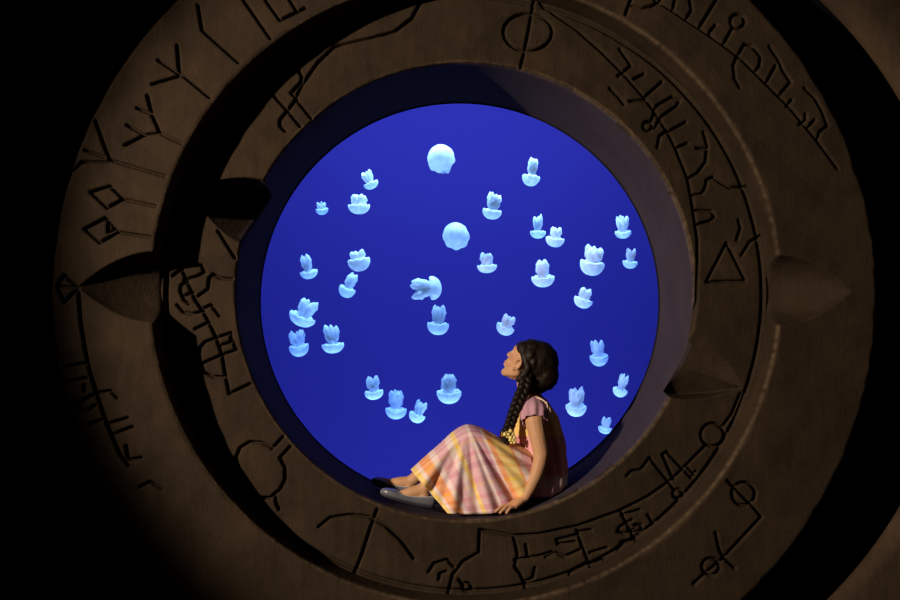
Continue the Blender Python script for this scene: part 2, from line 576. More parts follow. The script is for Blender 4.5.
# outer wall with its round opening, black gap behind
def wall_with_hole(name, y, cx, cz, rx, rz, x0, x1, z0, z1, m, thick, nrow=10):
    n = 240
    co = []
    for k in range(n):
        a = 2 * PI * k / n
        ca, sa = math.cos(a), math.sin(a)
        e = Vector((cx + rx * ca, cz + rz * sa))
        t = min([((x1 if ca > 0 else x0) - cx) / ca if abs(ca) > 1e-6 else 1e9, ((z1 if sa > 0 else z0) - cz) / sa if abs(sa) > 1e-6 else 1e9])
        o = Vector((cx + ca * t, cz + sa * t))
        co.append((e.x, y + thick, e.y))
        for r in range(nrow):
            g = (r / (nrow - 1)) ** 1.5
            p = e.lerp(o, g)
            co.append((p.x, y + (0.018 if r == 0 else 0), p.y))
    return link(name, grid_mesh(name, np.array(co), n, nrow + 1, wrap_u=True), m, smooth=False)


w = wall_with_hole('wall_front', -0.2, 0.0, ZC - 0.02, 1.93, 1.73, -5.0, 5.0, -0.4, 4.4, M_STONE_W, 0.06)
tag(w, None, None, kind='structure')

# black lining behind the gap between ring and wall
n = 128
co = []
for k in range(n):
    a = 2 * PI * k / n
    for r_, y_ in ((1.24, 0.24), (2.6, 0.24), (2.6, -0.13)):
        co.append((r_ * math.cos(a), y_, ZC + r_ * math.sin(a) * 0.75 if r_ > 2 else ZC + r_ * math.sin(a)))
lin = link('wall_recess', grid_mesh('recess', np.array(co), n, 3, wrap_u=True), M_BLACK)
tag(lin, None, None, kind='structure')


def box(bm, x0, x1, y0, y1, z0, z1):
    m = Matrix.Translation(((x0 + x1) / 2, (y0 + y1) / 2, (z0 + z1) / 2)) @ Matrix.Diagonal((x1 - x0, y1 - y0, z1 - z0, 1))
    bmesh.ops.create_cube(bm, size=1, matrix=m)


# tank shell
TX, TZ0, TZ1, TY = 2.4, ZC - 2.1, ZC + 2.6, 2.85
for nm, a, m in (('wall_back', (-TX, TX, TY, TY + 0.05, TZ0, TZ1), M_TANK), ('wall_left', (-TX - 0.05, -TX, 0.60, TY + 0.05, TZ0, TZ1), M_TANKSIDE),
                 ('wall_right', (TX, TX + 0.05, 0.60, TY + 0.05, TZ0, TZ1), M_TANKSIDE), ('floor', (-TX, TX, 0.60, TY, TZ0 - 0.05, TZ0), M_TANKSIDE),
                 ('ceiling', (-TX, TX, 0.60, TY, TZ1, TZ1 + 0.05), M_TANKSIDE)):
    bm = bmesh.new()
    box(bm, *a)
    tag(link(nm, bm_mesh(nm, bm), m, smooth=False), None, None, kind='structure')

# tank front wall around the pane (black, behind the rings)
fw = wall_with_hole('wall_tank_front', 0.585, PX, ZC + PZ, RA0 + 0.03, RA0 + 0.03, -TX, TX, TZ0, TZ1, M_BLACK, 0.02)
tag(fw, None, None, kind='structure')

# unseen baffles, added to keep the lamp and fill light off the pane
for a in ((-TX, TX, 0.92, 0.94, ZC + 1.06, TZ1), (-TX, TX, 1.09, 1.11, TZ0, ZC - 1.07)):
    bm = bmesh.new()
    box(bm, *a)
    tag(link('added_baffle_1' if a[5] == TZ1 else 'added_baffle_2', bm_mesh('light_baffle', bm), M_TANKSIDE, smooth=False), None, None, kind='structure')

# acrylic pane with its rubber gasket
bm = bmesh.new()
bmesh.ops.create_circle(bm, cap_ends=True, segments=160, radius=RA0 - 0.002, matrix=Matrix.Translation((PX, Y_PANE, ZC + PZ)) @ Matrix.Rotation(PI / 2, 4, 'X'))
pane = link('window_1', bm_mesh('pane', bm), M_PANE, smooth=False)
tag(pane, None, None, kind='structure')
co = []
for k in range(160):
    a = 2 * PI * k / 160
    for j in range(9):
        b = 2 * PI * j / 8
        co.append((PX + (RA0 - 0.002 + 0.003 * math.cos(b)) * math.cos(a), Y_PANE - 0.003 + 0.007 * math.sin(b), ZC + PZ + (RA0 - 0.002 + 0.003 * math.cos(b)) * math.sin(a)))
link('gasket', grid_mesh('gasket', np.array(co), 160, 9, wrap_u=True), M_GASKET, parent=pane)

bm = bmesh.new()
box(bm, -TX + 0.01, TX - 0.01, 0.63, TY - 0.01, TZ0 + 0.01, TZ1 - 0.01)
water = link('water', bm_mesh('water', bm), M_WATER, smooth=False)
tag(water, 'clear blue water filling the tank behind the round window', 'water', kind='stuff')

# ---------------------------------------------------------------- jellyfish
# (bell px, bell diameter px, arm tip px, depth y, bell height ratio, arms, spread, flavour, label)
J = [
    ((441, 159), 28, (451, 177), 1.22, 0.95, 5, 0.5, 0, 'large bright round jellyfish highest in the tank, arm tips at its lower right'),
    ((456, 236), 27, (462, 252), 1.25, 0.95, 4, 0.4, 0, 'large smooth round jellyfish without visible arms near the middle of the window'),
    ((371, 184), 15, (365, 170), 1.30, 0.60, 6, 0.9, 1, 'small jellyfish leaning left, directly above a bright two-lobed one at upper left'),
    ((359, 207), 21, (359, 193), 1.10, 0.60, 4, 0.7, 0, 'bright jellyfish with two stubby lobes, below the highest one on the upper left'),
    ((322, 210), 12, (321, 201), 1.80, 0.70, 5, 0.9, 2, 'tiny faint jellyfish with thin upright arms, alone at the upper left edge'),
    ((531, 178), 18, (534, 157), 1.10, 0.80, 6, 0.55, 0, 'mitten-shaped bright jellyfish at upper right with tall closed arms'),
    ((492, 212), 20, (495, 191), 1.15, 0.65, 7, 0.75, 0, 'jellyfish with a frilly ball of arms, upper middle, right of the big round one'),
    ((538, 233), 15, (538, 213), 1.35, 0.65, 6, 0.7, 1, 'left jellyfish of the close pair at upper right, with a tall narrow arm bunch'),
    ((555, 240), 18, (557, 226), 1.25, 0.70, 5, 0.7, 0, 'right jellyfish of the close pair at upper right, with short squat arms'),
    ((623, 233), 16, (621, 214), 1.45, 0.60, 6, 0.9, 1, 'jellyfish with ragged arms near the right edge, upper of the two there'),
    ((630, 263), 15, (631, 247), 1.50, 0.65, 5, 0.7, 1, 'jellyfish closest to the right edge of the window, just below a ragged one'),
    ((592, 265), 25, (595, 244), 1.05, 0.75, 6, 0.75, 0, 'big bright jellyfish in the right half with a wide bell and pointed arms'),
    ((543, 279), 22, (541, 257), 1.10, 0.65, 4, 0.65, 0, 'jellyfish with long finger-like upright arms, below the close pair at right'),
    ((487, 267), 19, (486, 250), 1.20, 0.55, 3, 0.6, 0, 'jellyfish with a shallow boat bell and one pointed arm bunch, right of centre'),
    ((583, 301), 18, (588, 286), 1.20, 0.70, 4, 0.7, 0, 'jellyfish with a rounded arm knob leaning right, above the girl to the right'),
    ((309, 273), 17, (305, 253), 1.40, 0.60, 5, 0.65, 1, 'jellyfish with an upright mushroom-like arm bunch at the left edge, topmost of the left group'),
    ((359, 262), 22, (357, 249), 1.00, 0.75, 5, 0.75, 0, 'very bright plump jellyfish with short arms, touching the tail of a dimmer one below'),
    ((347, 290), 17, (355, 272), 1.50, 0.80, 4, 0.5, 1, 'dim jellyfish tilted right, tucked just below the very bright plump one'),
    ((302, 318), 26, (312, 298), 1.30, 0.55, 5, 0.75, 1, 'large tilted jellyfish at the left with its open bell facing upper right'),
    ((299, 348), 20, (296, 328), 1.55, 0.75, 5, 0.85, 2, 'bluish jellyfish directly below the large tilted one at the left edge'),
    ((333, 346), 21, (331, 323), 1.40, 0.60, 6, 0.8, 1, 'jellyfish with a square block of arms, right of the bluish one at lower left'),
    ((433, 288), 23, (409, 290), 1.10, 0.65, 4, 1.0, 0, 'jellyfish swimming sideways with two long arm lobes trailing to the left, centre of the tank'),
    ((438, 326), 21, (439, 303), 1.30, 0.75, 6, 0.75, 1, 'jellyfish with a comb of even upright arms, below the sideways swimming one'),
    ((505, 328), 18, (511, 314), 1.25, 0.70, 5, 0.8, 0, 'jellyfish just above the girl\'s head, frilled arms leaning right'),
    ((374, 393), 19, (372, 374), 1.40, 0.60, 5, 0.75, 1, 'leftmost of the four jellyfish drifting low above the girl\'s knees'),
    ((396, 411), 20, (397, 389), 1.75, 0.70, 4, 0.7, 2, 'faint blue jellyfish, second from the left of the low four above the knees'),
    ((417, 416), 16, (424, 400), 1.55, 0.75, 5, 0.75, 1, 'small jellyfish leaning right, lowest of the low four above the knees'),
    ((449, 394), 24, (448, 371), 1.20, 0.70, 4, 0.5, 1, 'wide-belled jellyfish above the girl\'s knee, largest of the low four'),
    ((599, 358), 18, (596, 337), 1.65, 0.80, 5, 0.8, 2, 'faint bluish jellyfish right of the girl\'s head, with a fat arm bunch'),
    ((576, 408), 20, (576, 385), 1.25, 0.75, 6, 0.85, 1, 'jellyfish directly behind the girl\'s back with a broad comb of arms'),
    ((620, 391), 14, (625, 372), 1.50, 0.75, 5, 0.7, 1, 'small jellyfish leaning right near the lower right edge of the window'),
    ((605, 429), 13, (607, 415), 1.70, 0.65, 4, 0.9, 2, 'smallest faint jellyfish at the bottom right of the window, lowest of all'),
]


def jelly(k, bell, dpx, tip, y, hr, narm, spread, flav, label):
    rnd = random.Random(k * 7 + 3)
    sc = (y + D) / F
    R = dpx * sc / 2
    base, tp = at(*bell, y), at(*tip, y)
    ax = (tp - base)
    length = max(ax.length - R * (0.1), R * 0.9)
    z = ax.normalized()
    tilt = rnd.uniform(-0.28, -0.05) if k > 1 else 1.05 if k == 0 else 1.25
    z = (z * math.cos(tilt) + Vector((0, 1, 0)) * math.sin(tilt)).normalized()
    x = Vector((0, 1, 0)).cross(z).normalized()
    yv = z.cross(x)
    rot = Matrix((x, yv, z)).transposed().to_4x4()
    root = empty('jellyfish', base)
    root.matrix_world = Matrix.Translation(base) @ rot
    tag(root, label, 'jellyfish', 'jellyfish in the tank')
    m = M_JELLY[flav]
    # bell: a dome with an in-turned scalloped rim and a hollow underside; apex towards -z
    prof = []
    H = R * 2 * hr
    for i in range(13):
        a = PI / 2 * i / 12
        prof.append((R * math.sin(a) ** 0.92, -H * 0.62 * math.cos(a) - 0.02 * R + H * 0.06))
    prof += [(R * 0.99, H * 0.13), (R * 0.90, H * 0.19), (R * 0.78, H * 0.12), (R * 0.55, -H * 0.05), (R * 0.25, -H * 0.16), (0.0005, -H * 0.2)]
    ns = 32
    co = []
    ph = rnd.uniform(0, 6)
    for i in range(ns):
        a = 2 * PI * i / ns
        for j, (r, zz) in enumerate(prof):
            q = 1 + (0.035 * math.cos(8 * a + ph) if 9 < j < 16 else 0) + 0.03 * math.cos(2 * a + ph)
            co.append((r * q * math.cos(a), r * q * math.sin(a), zz + (0.05 * R * math.cos(8 * a + ph) if 11 < j < 16 else 0)))
    link('bell', grid_mesh('bell', np.array(co), ns, len(prof), wrap_u=True), m, parent=root)
    # oral arms: a ring of frilled clubs rising from the middle of the underside
    for i in range(narm):
        a = 2 * PI * (i + rnd.uniform(-.2, .2)) / narm + 0.5
        sp = spread * R * rnd.uniform(0.75, 1.0)
        ln_ = length * rnd.uniform(0.84, 1.0)
        if k == 21:
            a = (0.0, PI, 0.35, PI - 0.3)[i]
            sp = R * (0.85, 0.85, 0.45, 0.5)[i]
        pts, rad = [], []
        for s in range(9):
            f = s / 8
            out_ = sp * (0.10 + 0.74 * f ** 0.9)
            pts.append(Vector((out_ * math.cos(a), out_ * math.sin(a), -H * 0.12 + (ln_ + H * 0.12) * f)))
            rad.append(R * (0.11 + 0.27 * math.sin(PI * min(1, f * 1.02)) ** 0.8 * (0.6 + 0.6 * f)) * (1 + 0.16 * math.sin(f * 19 + i * 2)) * (1.0 if f < 0.95 else 0.5) * (1.15 if narm < 5 else 0.95))
        bm = bmesh.new()
        add_tube(bm, pts, rad, 8)
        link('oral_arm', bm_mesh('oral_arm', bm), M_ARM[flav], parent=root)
    return root


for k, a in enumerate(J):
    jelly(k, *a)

# ---------------------------------------------------------------- the girl
M_SKIN = mat('skin', (0.60, 0.315, 0.165), 0.55, 0.3)
b = M_SKIN.node_tree.nodes['Principled BSDF']
va_ = nd(M_SKIN, 'ShaderNodeVertexColor', layer_name='tint')
ln(M_SKIN, va_.outputs['Color'], b.inputs['Base Color'])
b.inputs['Subsurface Weight'].default_value = 0.08
b.inputs['Subsurface Radius'].default_value = (0.02, 0.008, 0.004)

M_HAIR = mat('dark_brown_hair', (0.018, 0.010, 0.007), 0.5, 0.18)
b = M_HAIR.node_tree.nodes['Principled BSDF']
tc = nd(M_HAIR, 'ShaderNodeTexCoord')
mp = nd(M_HAIR, 'ShaderNodeMapping')
mp.inputs['Scale'].default_value = (140, 140, 18)
mp.inputs['Rotation'].default_value = (0, 0.5, 0)
ln(M_HAIR, tc.outputs['Object'], mp.inputs['Vector'])
nz = nd(M_HAIR, 'ShaderNodeTexNoise', i_Scale=1.0, i_Detail=4.0)
ln(M_HAIR, mp.outputs[0], nz.inputs['Vector'])
hr_ = ramp(M_HAIR, nz.outputs['Fac'], [(0.35, (0.008, 0.005, 0.0035)), (0.65, (0.020, 0.011, 0.007))])
ln(M_HAIR, hr_.outputs['Color'], b.inputs['Base Color'])
bp = nd(M_HAIR, 'ShaderNodeBump', i_Strength=0.6, i_Distance=0.004)
ln(M_HAIR, nz.outputs['Fac'], bp.inputs['Height'])
ln(M_HAIR, bp.outputs['Normal'], b.inputs['Normal'])


def cloth_bump(m, scale=60):
    b = m.node_tree.nodes['Principled BSDF']
    tc = nd(m, 'ShaderNodeTexCoord')
    n_ = nd(m, 'ShaderNodeTexNoise', i_Scale=scale, i_Detail=3.0)
    ln(m, tc.outputs['Object'], n_.inputs['Vector'])
    bp = nd(m, 'ShaderNodeBump', i_Strength=0.25, i_Distance=0.004)
    ln(m, n_.outputs['Fac'], bp.inputs['Height'])
    ln(m, bp.outputs['Normal'], b.inputs['Normal'])
    return m


PINK, MAUVE, CREAM, YEL, ORG, ROSE = (0.76, 0.40, 0.46), (0.56, 0.25, 0.34), (0.88, 0.70, 0.66), (0.95, 0.66, 0.12), (0.93, 0.33, 0.05), (0.80, 0.32, 0.36)


def plaid_material(name, warp, weft):
    """madras plaid: two sets of woven stripes along the cloth's own u and v"""
    m = mat(name, rough=0.85, spec=0.1)
    b = m.node_tree.nodes['Principled BSDF']
    uv = nd(m, 'ShaderNodeUVMap', uv_map='UVMap')
    sp = nd(m, 'ShaderNodeSeparateXYZ')
    ln(m, uv.outputs['UV'], sp.inputs[0])
    a = ramp(m, sp.outputs['X'], warp)
    fr = nd(m, 'ShaderNodeMath', operation='FRACT')
    ln(m, sp.outputs['Y'], fr.inputs[0])
    c = ramp(m, fr.outputs[0], weft)
    mixn = nd(m, 'ShaderNodeMix', data_type='RGBA')
    mixn.inputs['Factor'].default_value = 0.27
    ln(m, a.outputs['Color'], mixn.inputs['A'])
    ln(m, c.outputs['Color'], mixn.inputs['B'])
    ln(m, mixn.outputs['Result'], b.inputs['Base Color'])
    return cloth_bump(m)


def bands(seq):
    """[(width, colour)] -> ramp stops with short blends between the stripes"""
    tot = sum(w_ for w_, _ in seq)
    stops, x_ = [], 0
    for w_, c_ in seq:
        stops += [(x_ / tot + 0.006, c_), ((x_ + w_) / tot - 0.006, c_)]
        x_ += w_
    return stops


WEFT = bands([(3, CREAM), (2, PINK), (1, YEL), (3, CREAM), (1.5, ROSE), (2, CREAM), (2, MAUVE)])
M_SKIRT = plaid_material('plaid_skirt_cloth', bands([(3.0, YEL), (1.6, CREAM), (4.5, ORG), (2.5, CREAM), (5, PINK), (3, CREAM), (2.5, YEL), (8, PINK), (3, CREAM), (8, MAUVE), (2, CREAM), (4, ORG), (10, YEL), (2, ORG), (5, CREAM), (8, PINK)]), WEFT)
M_BODICE = plaid_material('plaid_bodice_cloth', bands([(4, PINK), (3, CREAM), (3, ROSE), (5, ROSE), (2.5, YEL), (3.5, YEL), (1, ORG), (6, PINK)]), bands([(3, PINK), (2, CREAM), (3, PINK), (2, ROSE)]))
M_SLEEVE = cloth_bump(mat('mauve_pink_cloth', (0.56, 0.30, 0.37), 0.85, 0.1))
M_RIBBON = mat('cream_ribbon', (0.72, 0.52, 0.42), 0.7, 0.2)
M_BLOOM = mat('yellow_flower_cloth', (0.95, 0.76, 0.26), 0.7, 0.2)
M_SHOE = mat('grey_shoe_leather', (0.14, 0.14, 0.165), 0.28, 0.6)
M_SOLE = mat('dark_sole', (0.03, 0.03, 0.035), 0.6, 0.3)
M_PIPING = mat('pale_grey_piping', (0.42, 0.42, 0.45), 0.4, 0.5)
M_EYE = mat('eye_white', (0.75, 0.72, 0.7), 0.2, 0.5)
M_IRIS = mat('brown_iris', (0.05, 0.025, 0.015), 0.2, 0.5)


def sill(x):
    return ZC - math.sqrt(max(RA0 ** 2 - x * x, 0.0))


def G(px, py, y, r=None):
    """point of the girl; kept at least r above the sill"""
    p = at(px, py, y)
    if r is not None:
        c = Vector((p.x, p.z - ZC))
        lim = RA0 - r
        if c.length > lim:
            c = c * (lim / c.length)
            p = Vector((c.x, p.y, c.y + ZC))
    return p


girl = empty('person', (at(545, 492, 0.25).x, 0.25, sill(at(545, 492, 0.25).x)))
tag(girl, 'girl in a pink, yellow and orange plaid dress sitting on the round sill, looking up', 'person')
GI = girl.matrix_world.inverted() if False else Matrix.Translation(-Vector(girl.location))


def gpart(name, me, m, parent=None):
    me.transform(GI)
    return link(name, me, m, parent=parent or girl)


# head frame: f towards the face (left, up and a little away), u up the face, s to the near side
yaw_h = math.radians(20)
f0 = Vector((-0.875, 0, 0.485))
u_h = Vector((0.485, 0, 0.875))
f_h = (f0 * math.cos(yaw_h) + Vector((0, 1, 0)) * math.sin(yaw_h)).normalized()
s_h = f_h.cross(u_h).normalized()            # points to the girl's right or left
if s_h.y > 0:
    s_h = -s_h                               # near side (her left)
HC = at(526, 361, 0.25)
HM = Matrix((f_h, s_h, u_h)).transposed()    # local (f, s, u) -> world


def H(f, s, u):
    return HC + HM @ Vector((f, s, u))


bm = bmesh.new()
# head
add_ball(bm, H(-0.022, 0, 0.022), (0.086, 0.070, 0.078), HM)
add_ball(bm, H(0.020, 0, -0.024), (0.057, 0.058, 0.078), HM)
add_ball(bm, H(0.030, 0, 0.028), (0.046, 0.056, 0.045), HM)              # brow
add_ball(bm, H(0.030, 0, -0.068), (0.040, 0.040, 0.032), HM)             # jaw
add_ball(bm, H(0.058, 0, -0.086), (0.019, 0.021, 0.018), HM)             # chin
for s in (-1, 1):
    add_ball(bm, H(0.040, s * 0.028, -0.034), (0.032, 0.028, 0.032), HM)     # cheek
    add_ball(bm, H(0.058, s * 0.026, 0.024), (0.014, 0.022, 0.008), HM)      # brow ridge
    add_ball(bm, H(0.057, s * 0.027, 0.006), (0.0135, 0.016, 0.009), HM)     # lids
    add_chain(bm, [(H(0.000, s * 0.042, -0.062), 0.021), (H(0.051, s * 0.015, -0.088), 0.015)])   # jaw line
    # ear: rim, lobe and hollow
    rim = []
    for q in range(11):
        a = math.radians(-70 + 250 * q / 10)
        rim.append((H(0.010 - 0.015 * math.cos(a - 0.3), s * (0.066 + 0.006 * math.sin(a)), -0.034 + 0.026 * math.sin(a)), 0.0052))
    add_chain(bm, rim, 8)
    add_ball(bm, H(0.010, s * 0.060, -0.036), (0.015, 0.007, 0.023), HM)
    add_ball(bm, H(0.015, s * 0.065, -0.058), (0.008, 0.006, 0.009), HM)
add_chain(bm, [(H(0.066, 0, 0.022), 0.008), (H(0.075, 0, 0.002), 0.0085), (H(0.082, 0, -0.011), 0.0095)])
for s in (-1, 1):
    add_ball(bm, H(0.078, s * 0.008, -0.013), (0.009, 0.007, 0.007), HM)
add_ball(bm, H(0.066, 0, -0.042), (0.015, 0.023, 0.018), HM)
add_ball(bm, H(0.074, 0, -0.046), (0.011, 0.020, 0.0062), HM)            # upper lip
add_ball(bm, H(0.071, 0, -0.058), (0.0115, 0.018, 0.0072), HM)           # lower lip
# neck and trunk
add_chain(bm, [(H(-0.018, 0, -0.030), 0.046), (at(527, 389, 0.25), 0.043), (at(533, 402, 0.25), 0.050)])
for px, py, rx, ry, rz in ((538, 415, .075, .105, .06), (541, 432, .085, .105, .08), (544, 452, .085, .10, .08), (547, 468, .085, .115, .075)):
    add_ball(bm, at(px, py, 0.25), (rx, ry, rz))
# near arm (her left)
add_chain(bm, [(at(534, 404, 0.19), 0.045), (at(534, 411, 0.135), 0.044), (at(535, 421, 0.115), 0.042), (at(538, 436, 0.100), 0.038), (at(541.5, 454, 0.088), 0.0335), (at(540, 463, 0.082), 0.031),
               (at(536.5, 475, 0.075), 0.0275), (at(530.5, 488, 0.066), 0.0235), (at(525.5, 497.5, 0.060), 0.0185)])


def hand(wrist, knuckles, tips, thumb, rk=0.0080):
    for (kx, ky, kd), tip in zip(knuckles, tips):
        k_ = G(kx, ky, kd, 0.011)
        add_chain(bm, [(wrist, 0.0165), (k_, 0.0105)], 10)
        t_ = G(*tip, rk)
        mid = (k_ + t_) / 2
        c = Vector((mid.x, mid.z - ZC))
        c = c * (1 - 0.009 / c.length)                       # finger arched off the stone
        m1 = Vector((c.x, mid.y, c.y + ZC))
        m2 = m1.lerp(t_, 0.55)
        add_chain(bm, [(k_, 0.0098), (k_.lerp(m1, 0.55), rk), (m1, rk * 1.02), (m2, rk * 0.93), (t_, rk * 0.82)], 10)
    a_, b_, c_ = thumb
    add_chain(bm, [(wrist, 0.015), (G(*a_, 0.011), 0.011), (G(*b_, 0.009), 0.009), (G(*c_, 0.008), 0.0078)], 10)


hand(at(524, 499.5, 0.060), [(515.5, 507, 0.022), (512.5, 505.5, 0.040), (511, 504, 0.058), (511.5, 502.5, 0.075)],
     [(506.5, 513, -0.004), (500, 513, 0.014), (495, 512, 0.040), (493.5, 509, 0.068)], [(519, 502, 0.085), (512, 503, 0.105), (506, 504, 0.115)])
# far arm
add_chain(bm, [(at(533, 405, 0.31), 0.045), (at(533, 410, 0.365), 0.044), (at(537, 432, 0.400), 0.038), (at(541, 452, 0.415), 0.033), (at(534, 468, 0.425), 0.027), (at(525, 481, 0.43), 0.0185)])
hand(at(523, 483, 0.43), [(514, 488, 0.47), (511, 488, 0.45), (510, 488, 0.435), (511, 488, 0.415)], [(504, 497, 0.49), (497, 498, 0.465), (495, 498, 0.44), (497, 498, 0.41)], [(518, 488, 0.40), (511, 492, 0.39), (506, 496, 0.385)])
# legs
add_chain(bm, [(at(545, 473, 0.19), 0.070), (at(505, 454, 0.165), 0.060), (at(472, 440, 0.15), 0.047), (at(466, 442, 0.148), 0.045), (at(448, 462, 0.14), 0.044), (at(429, 482, 0.132), 0.029), (at(423, 489.5, 0.13), 0.0265)])
add_chain(bm, [(at(545, 471, 0.31), 0.070), (at(505, 453, 0.33), 0.060), (at(468, 438, 0.335), 0.047), (at(462, 441, 0.335), 0.045), (at(440, 461, 0.345), 0.044), (at(418, 476, 0.352), 0.029), (at(410, 482, 0.355), 0.0265)])


def foot(ank, heel, ball_, toe):
    add_chain(bm, [(ank, 0.0265), (heel, 0.025)])
    add_chain(bm, [(ank, 0.0265), (ank.lerp(ball_, 0.5), 0.025), (ball_, 0.0185), (toe, 0.011)])
    add_chain(bm, [(heel, 0.024), (ball_, 0.020)])


foot(at(423, 489.5, 0.13), G(425, 500, 0.13, 0.033), G(400, 495.5, 0.128, 0.027), G(388, 491, 0.126, 0.020))
foot(at(410, 482, 0.355), G(409, 490, 0.355, 0.033), G(389, 483, 0.36, 0.027), G(379, 479, 0.362, 0.020))
me = fuse('body', bm, 0.0034, 7)
V = np.empty(len(me.vertices) * 3, dtype=np.float32)
me.vertices.foreach_get('co', V)
V = V.reshape(-1, 3)
loc = (V - np.array(HC)) @ np.array(HM)
colr = np.tile(np.array([0.60, 0.315, 0.165, 1.0]), (len(V), 1))
lips = np.exp(-(((loc[:, 0] - 0.080) / 0.012) ** 2 + (loc[:, 1] / 0.017) ** 2 + ((loc[:, 2] + 0.052) / 0.0085) ** 2))
cheek = np.exp(-(((loc[:, 0] - 0.05) / 0.03) ** 2 + ((np.abs(loc[:, 1]) - 0.035) / 0.02) ** 2 + ((loc[:, 2] + 0.03) / 0.022) ** 2)) * 0.5
brow = np.exp(-(((np.abs(loc[:, 1]) - 0.026) / 0.016) ** 4 + ((loc[:, 2] - 0.026) / 0.0045) ** 4)) * (loc[:, 0] > 0.04)
for wgt, cc in ((cheek, (0.66, 0.27, 0.17, 1)), (lips, (0.52, 0.17, 0.13, 1)), (brow, (0.05, 0.03, 0.02, 1))):
    colr = colr * (1 - wgt[:, None]) + np.array(cc) * wgt[:, None]
att = me.color_attributes.new('tint', 'FLOAT_COLOR', 'POINT')
att.data.foreach_set('color', colr.astype(np.float32).ravel())
body = gpart('body', me, M_SKIN)

for s in (-1, 1):
    bm = bmesh.new()
    add_ball(bm, H(0.0605, s * 0.027, 0.006), (0.0115, 0.0125, 0.0068), HM)
    e = gpart('eye', bm_mesh('eye', bm), M_EYE)
    bm = bmesh.new()
    add_ball(bm, H(0.0698, s * 0.028, 0.0065), (0.0034, 0.0058, 0.0058), HM)
    gpart('iris', bm_mesh('iris', bm), M_IRIS, e)

# hair: cap, swept back behind the ears
bm = bmesh.new()
add_ball(bm, at(539, 362.5, 0.25), (0.089, 0.086, 0.099))
add_ball(bm, at(531.5, 352, 0.25), (0.056, 0.076, 0.060))
add_ball(bm, at(545, 375, 0.25), (0.062, 0.078, 0.072))
add_ball(bm, at(532, 362, 0.25), (0.044, 0.090, 0.070))
add_ball(bm, at(529.5, 355.5, 0.25), (0.042, 0.090, 0.050))
add_ball(bm, at(529, 374, 0.25), (0.026, 0.084, 0.055))
add_ball(bm, at(535, 383, 0.25), (0.038, 0.072, 0.045))
add_ball(bm, at(538, 385, 0.25), (0.048, 0.070, 0.040))
add_ball(bm, at(523, 349, 0.25), (0.035, 0.066, 0.038))
for s in (-1, 1):
    add_chain(bm, [(H(0.036, s * 0.046, 0.052), 0.017), (H(0.012, s * 0.058, 0.024), 0.017), (H(-0.016, s * 0.062, -0.002), 0.017), (H(-0.038, s * 0.064, -0.020), 0.017), (H(-0.040, s * 0.062, -0.055), 0.017), (H(-0.028, s * 0.060, -0.085), 0.016)])
hair = gpart('hair', fuse('hair', bm, 0.0042, 6), M_HAIR)


def braid(path, n, r0, r1):
    """three strands plaited along a path of (px, py, y)"""
    P = spline(path, n)
    pts = [at(*p) for p in P]
    strands = [([], []) for _ in range(3)]
    for i, p in enumerate(pts):
        f = i / (n - 1)
        t = (pts[min(i + 1, n - 1)] - pts[max(i - 1, 0)]).normalized()
        a = t.cross(Vector((0, 1, 0))).normalized()
        b_ = t.cross(a)
        r = r0 + (r1 - r0) * f
        for k in range(3):
            ph = f * 3.6 * 2 * PI + k * 2 * PI / 3
            strands[k][0].append(p + a * (r * 0.95 * math.sin(ph)) + b_ * (r * 0.55 * math.sin(2 * ph)))
            strands[k][1].append(r * 0.78 * (0.7 if i in (0, n - 1) else 1))
    bm = bmesh.new()
    for q, rr in strands:
        add_tube(bm, q, rr, 8)
    # loose tuft under the tie
    e = pts[-1]
    d = (pts[-1] - pts[-4]).normalized()
    for k in range(7):
        off = Vector((math.sin(k * 2.4) * 0.011, math.cos(k * 2.4) * 0.011, 0))
        add_tube(bm, [e, e + d * 0.03 + off, e + d * 0.062 + off * 1.5, e + d * 0.085 + off * 0.8], [0.008, 0.0085, 0.006, 0.001], 6)
    return bm_mesh('braid', bm), e


def bloom(c, r, parent):
    bm = bmesh.new()
    for k in range(6):
        a = 2 * PI * k / 6
        add_ball(bm, c + Vector((math.cos(a) * r, -0.010 - 0.004 * (k % 2), math.sin(a) * r)), (r * 0.62, r * 0.3, r * 0.62), None, 1)
    add_ball(bm, c + Vector((0, -0.012, 0)), r * 0.5, None, 1)
    return gpart('flower_tie', bm_mesh('flower_tie', bm), M_BLOOM, parent)


for path in ([(526, 379, 0.174), (524, 388, 0.158), (520, 397, 0.138), (516, 407, 0.128), (512.5, 417, 0.125), (509.5, 426, 0.123), (507, 434, 0.12)],
             [(530, 384, 0.325), (527, 394, 0.335), (522, 404, 0.335), (516, 416, 0.33), (509, 428, 0.31), (504, 435, 0.30)]):
    me, end = braid(path, 70, 0.0175, 0.0135)
    br = gpart('braid', me, M_HAIR)
    bloom(end + Vector((0.006, 0, 0)), 0.016, br)
    bloom(end + Vector((0.024, 0, -0.024)), 0.012, br)

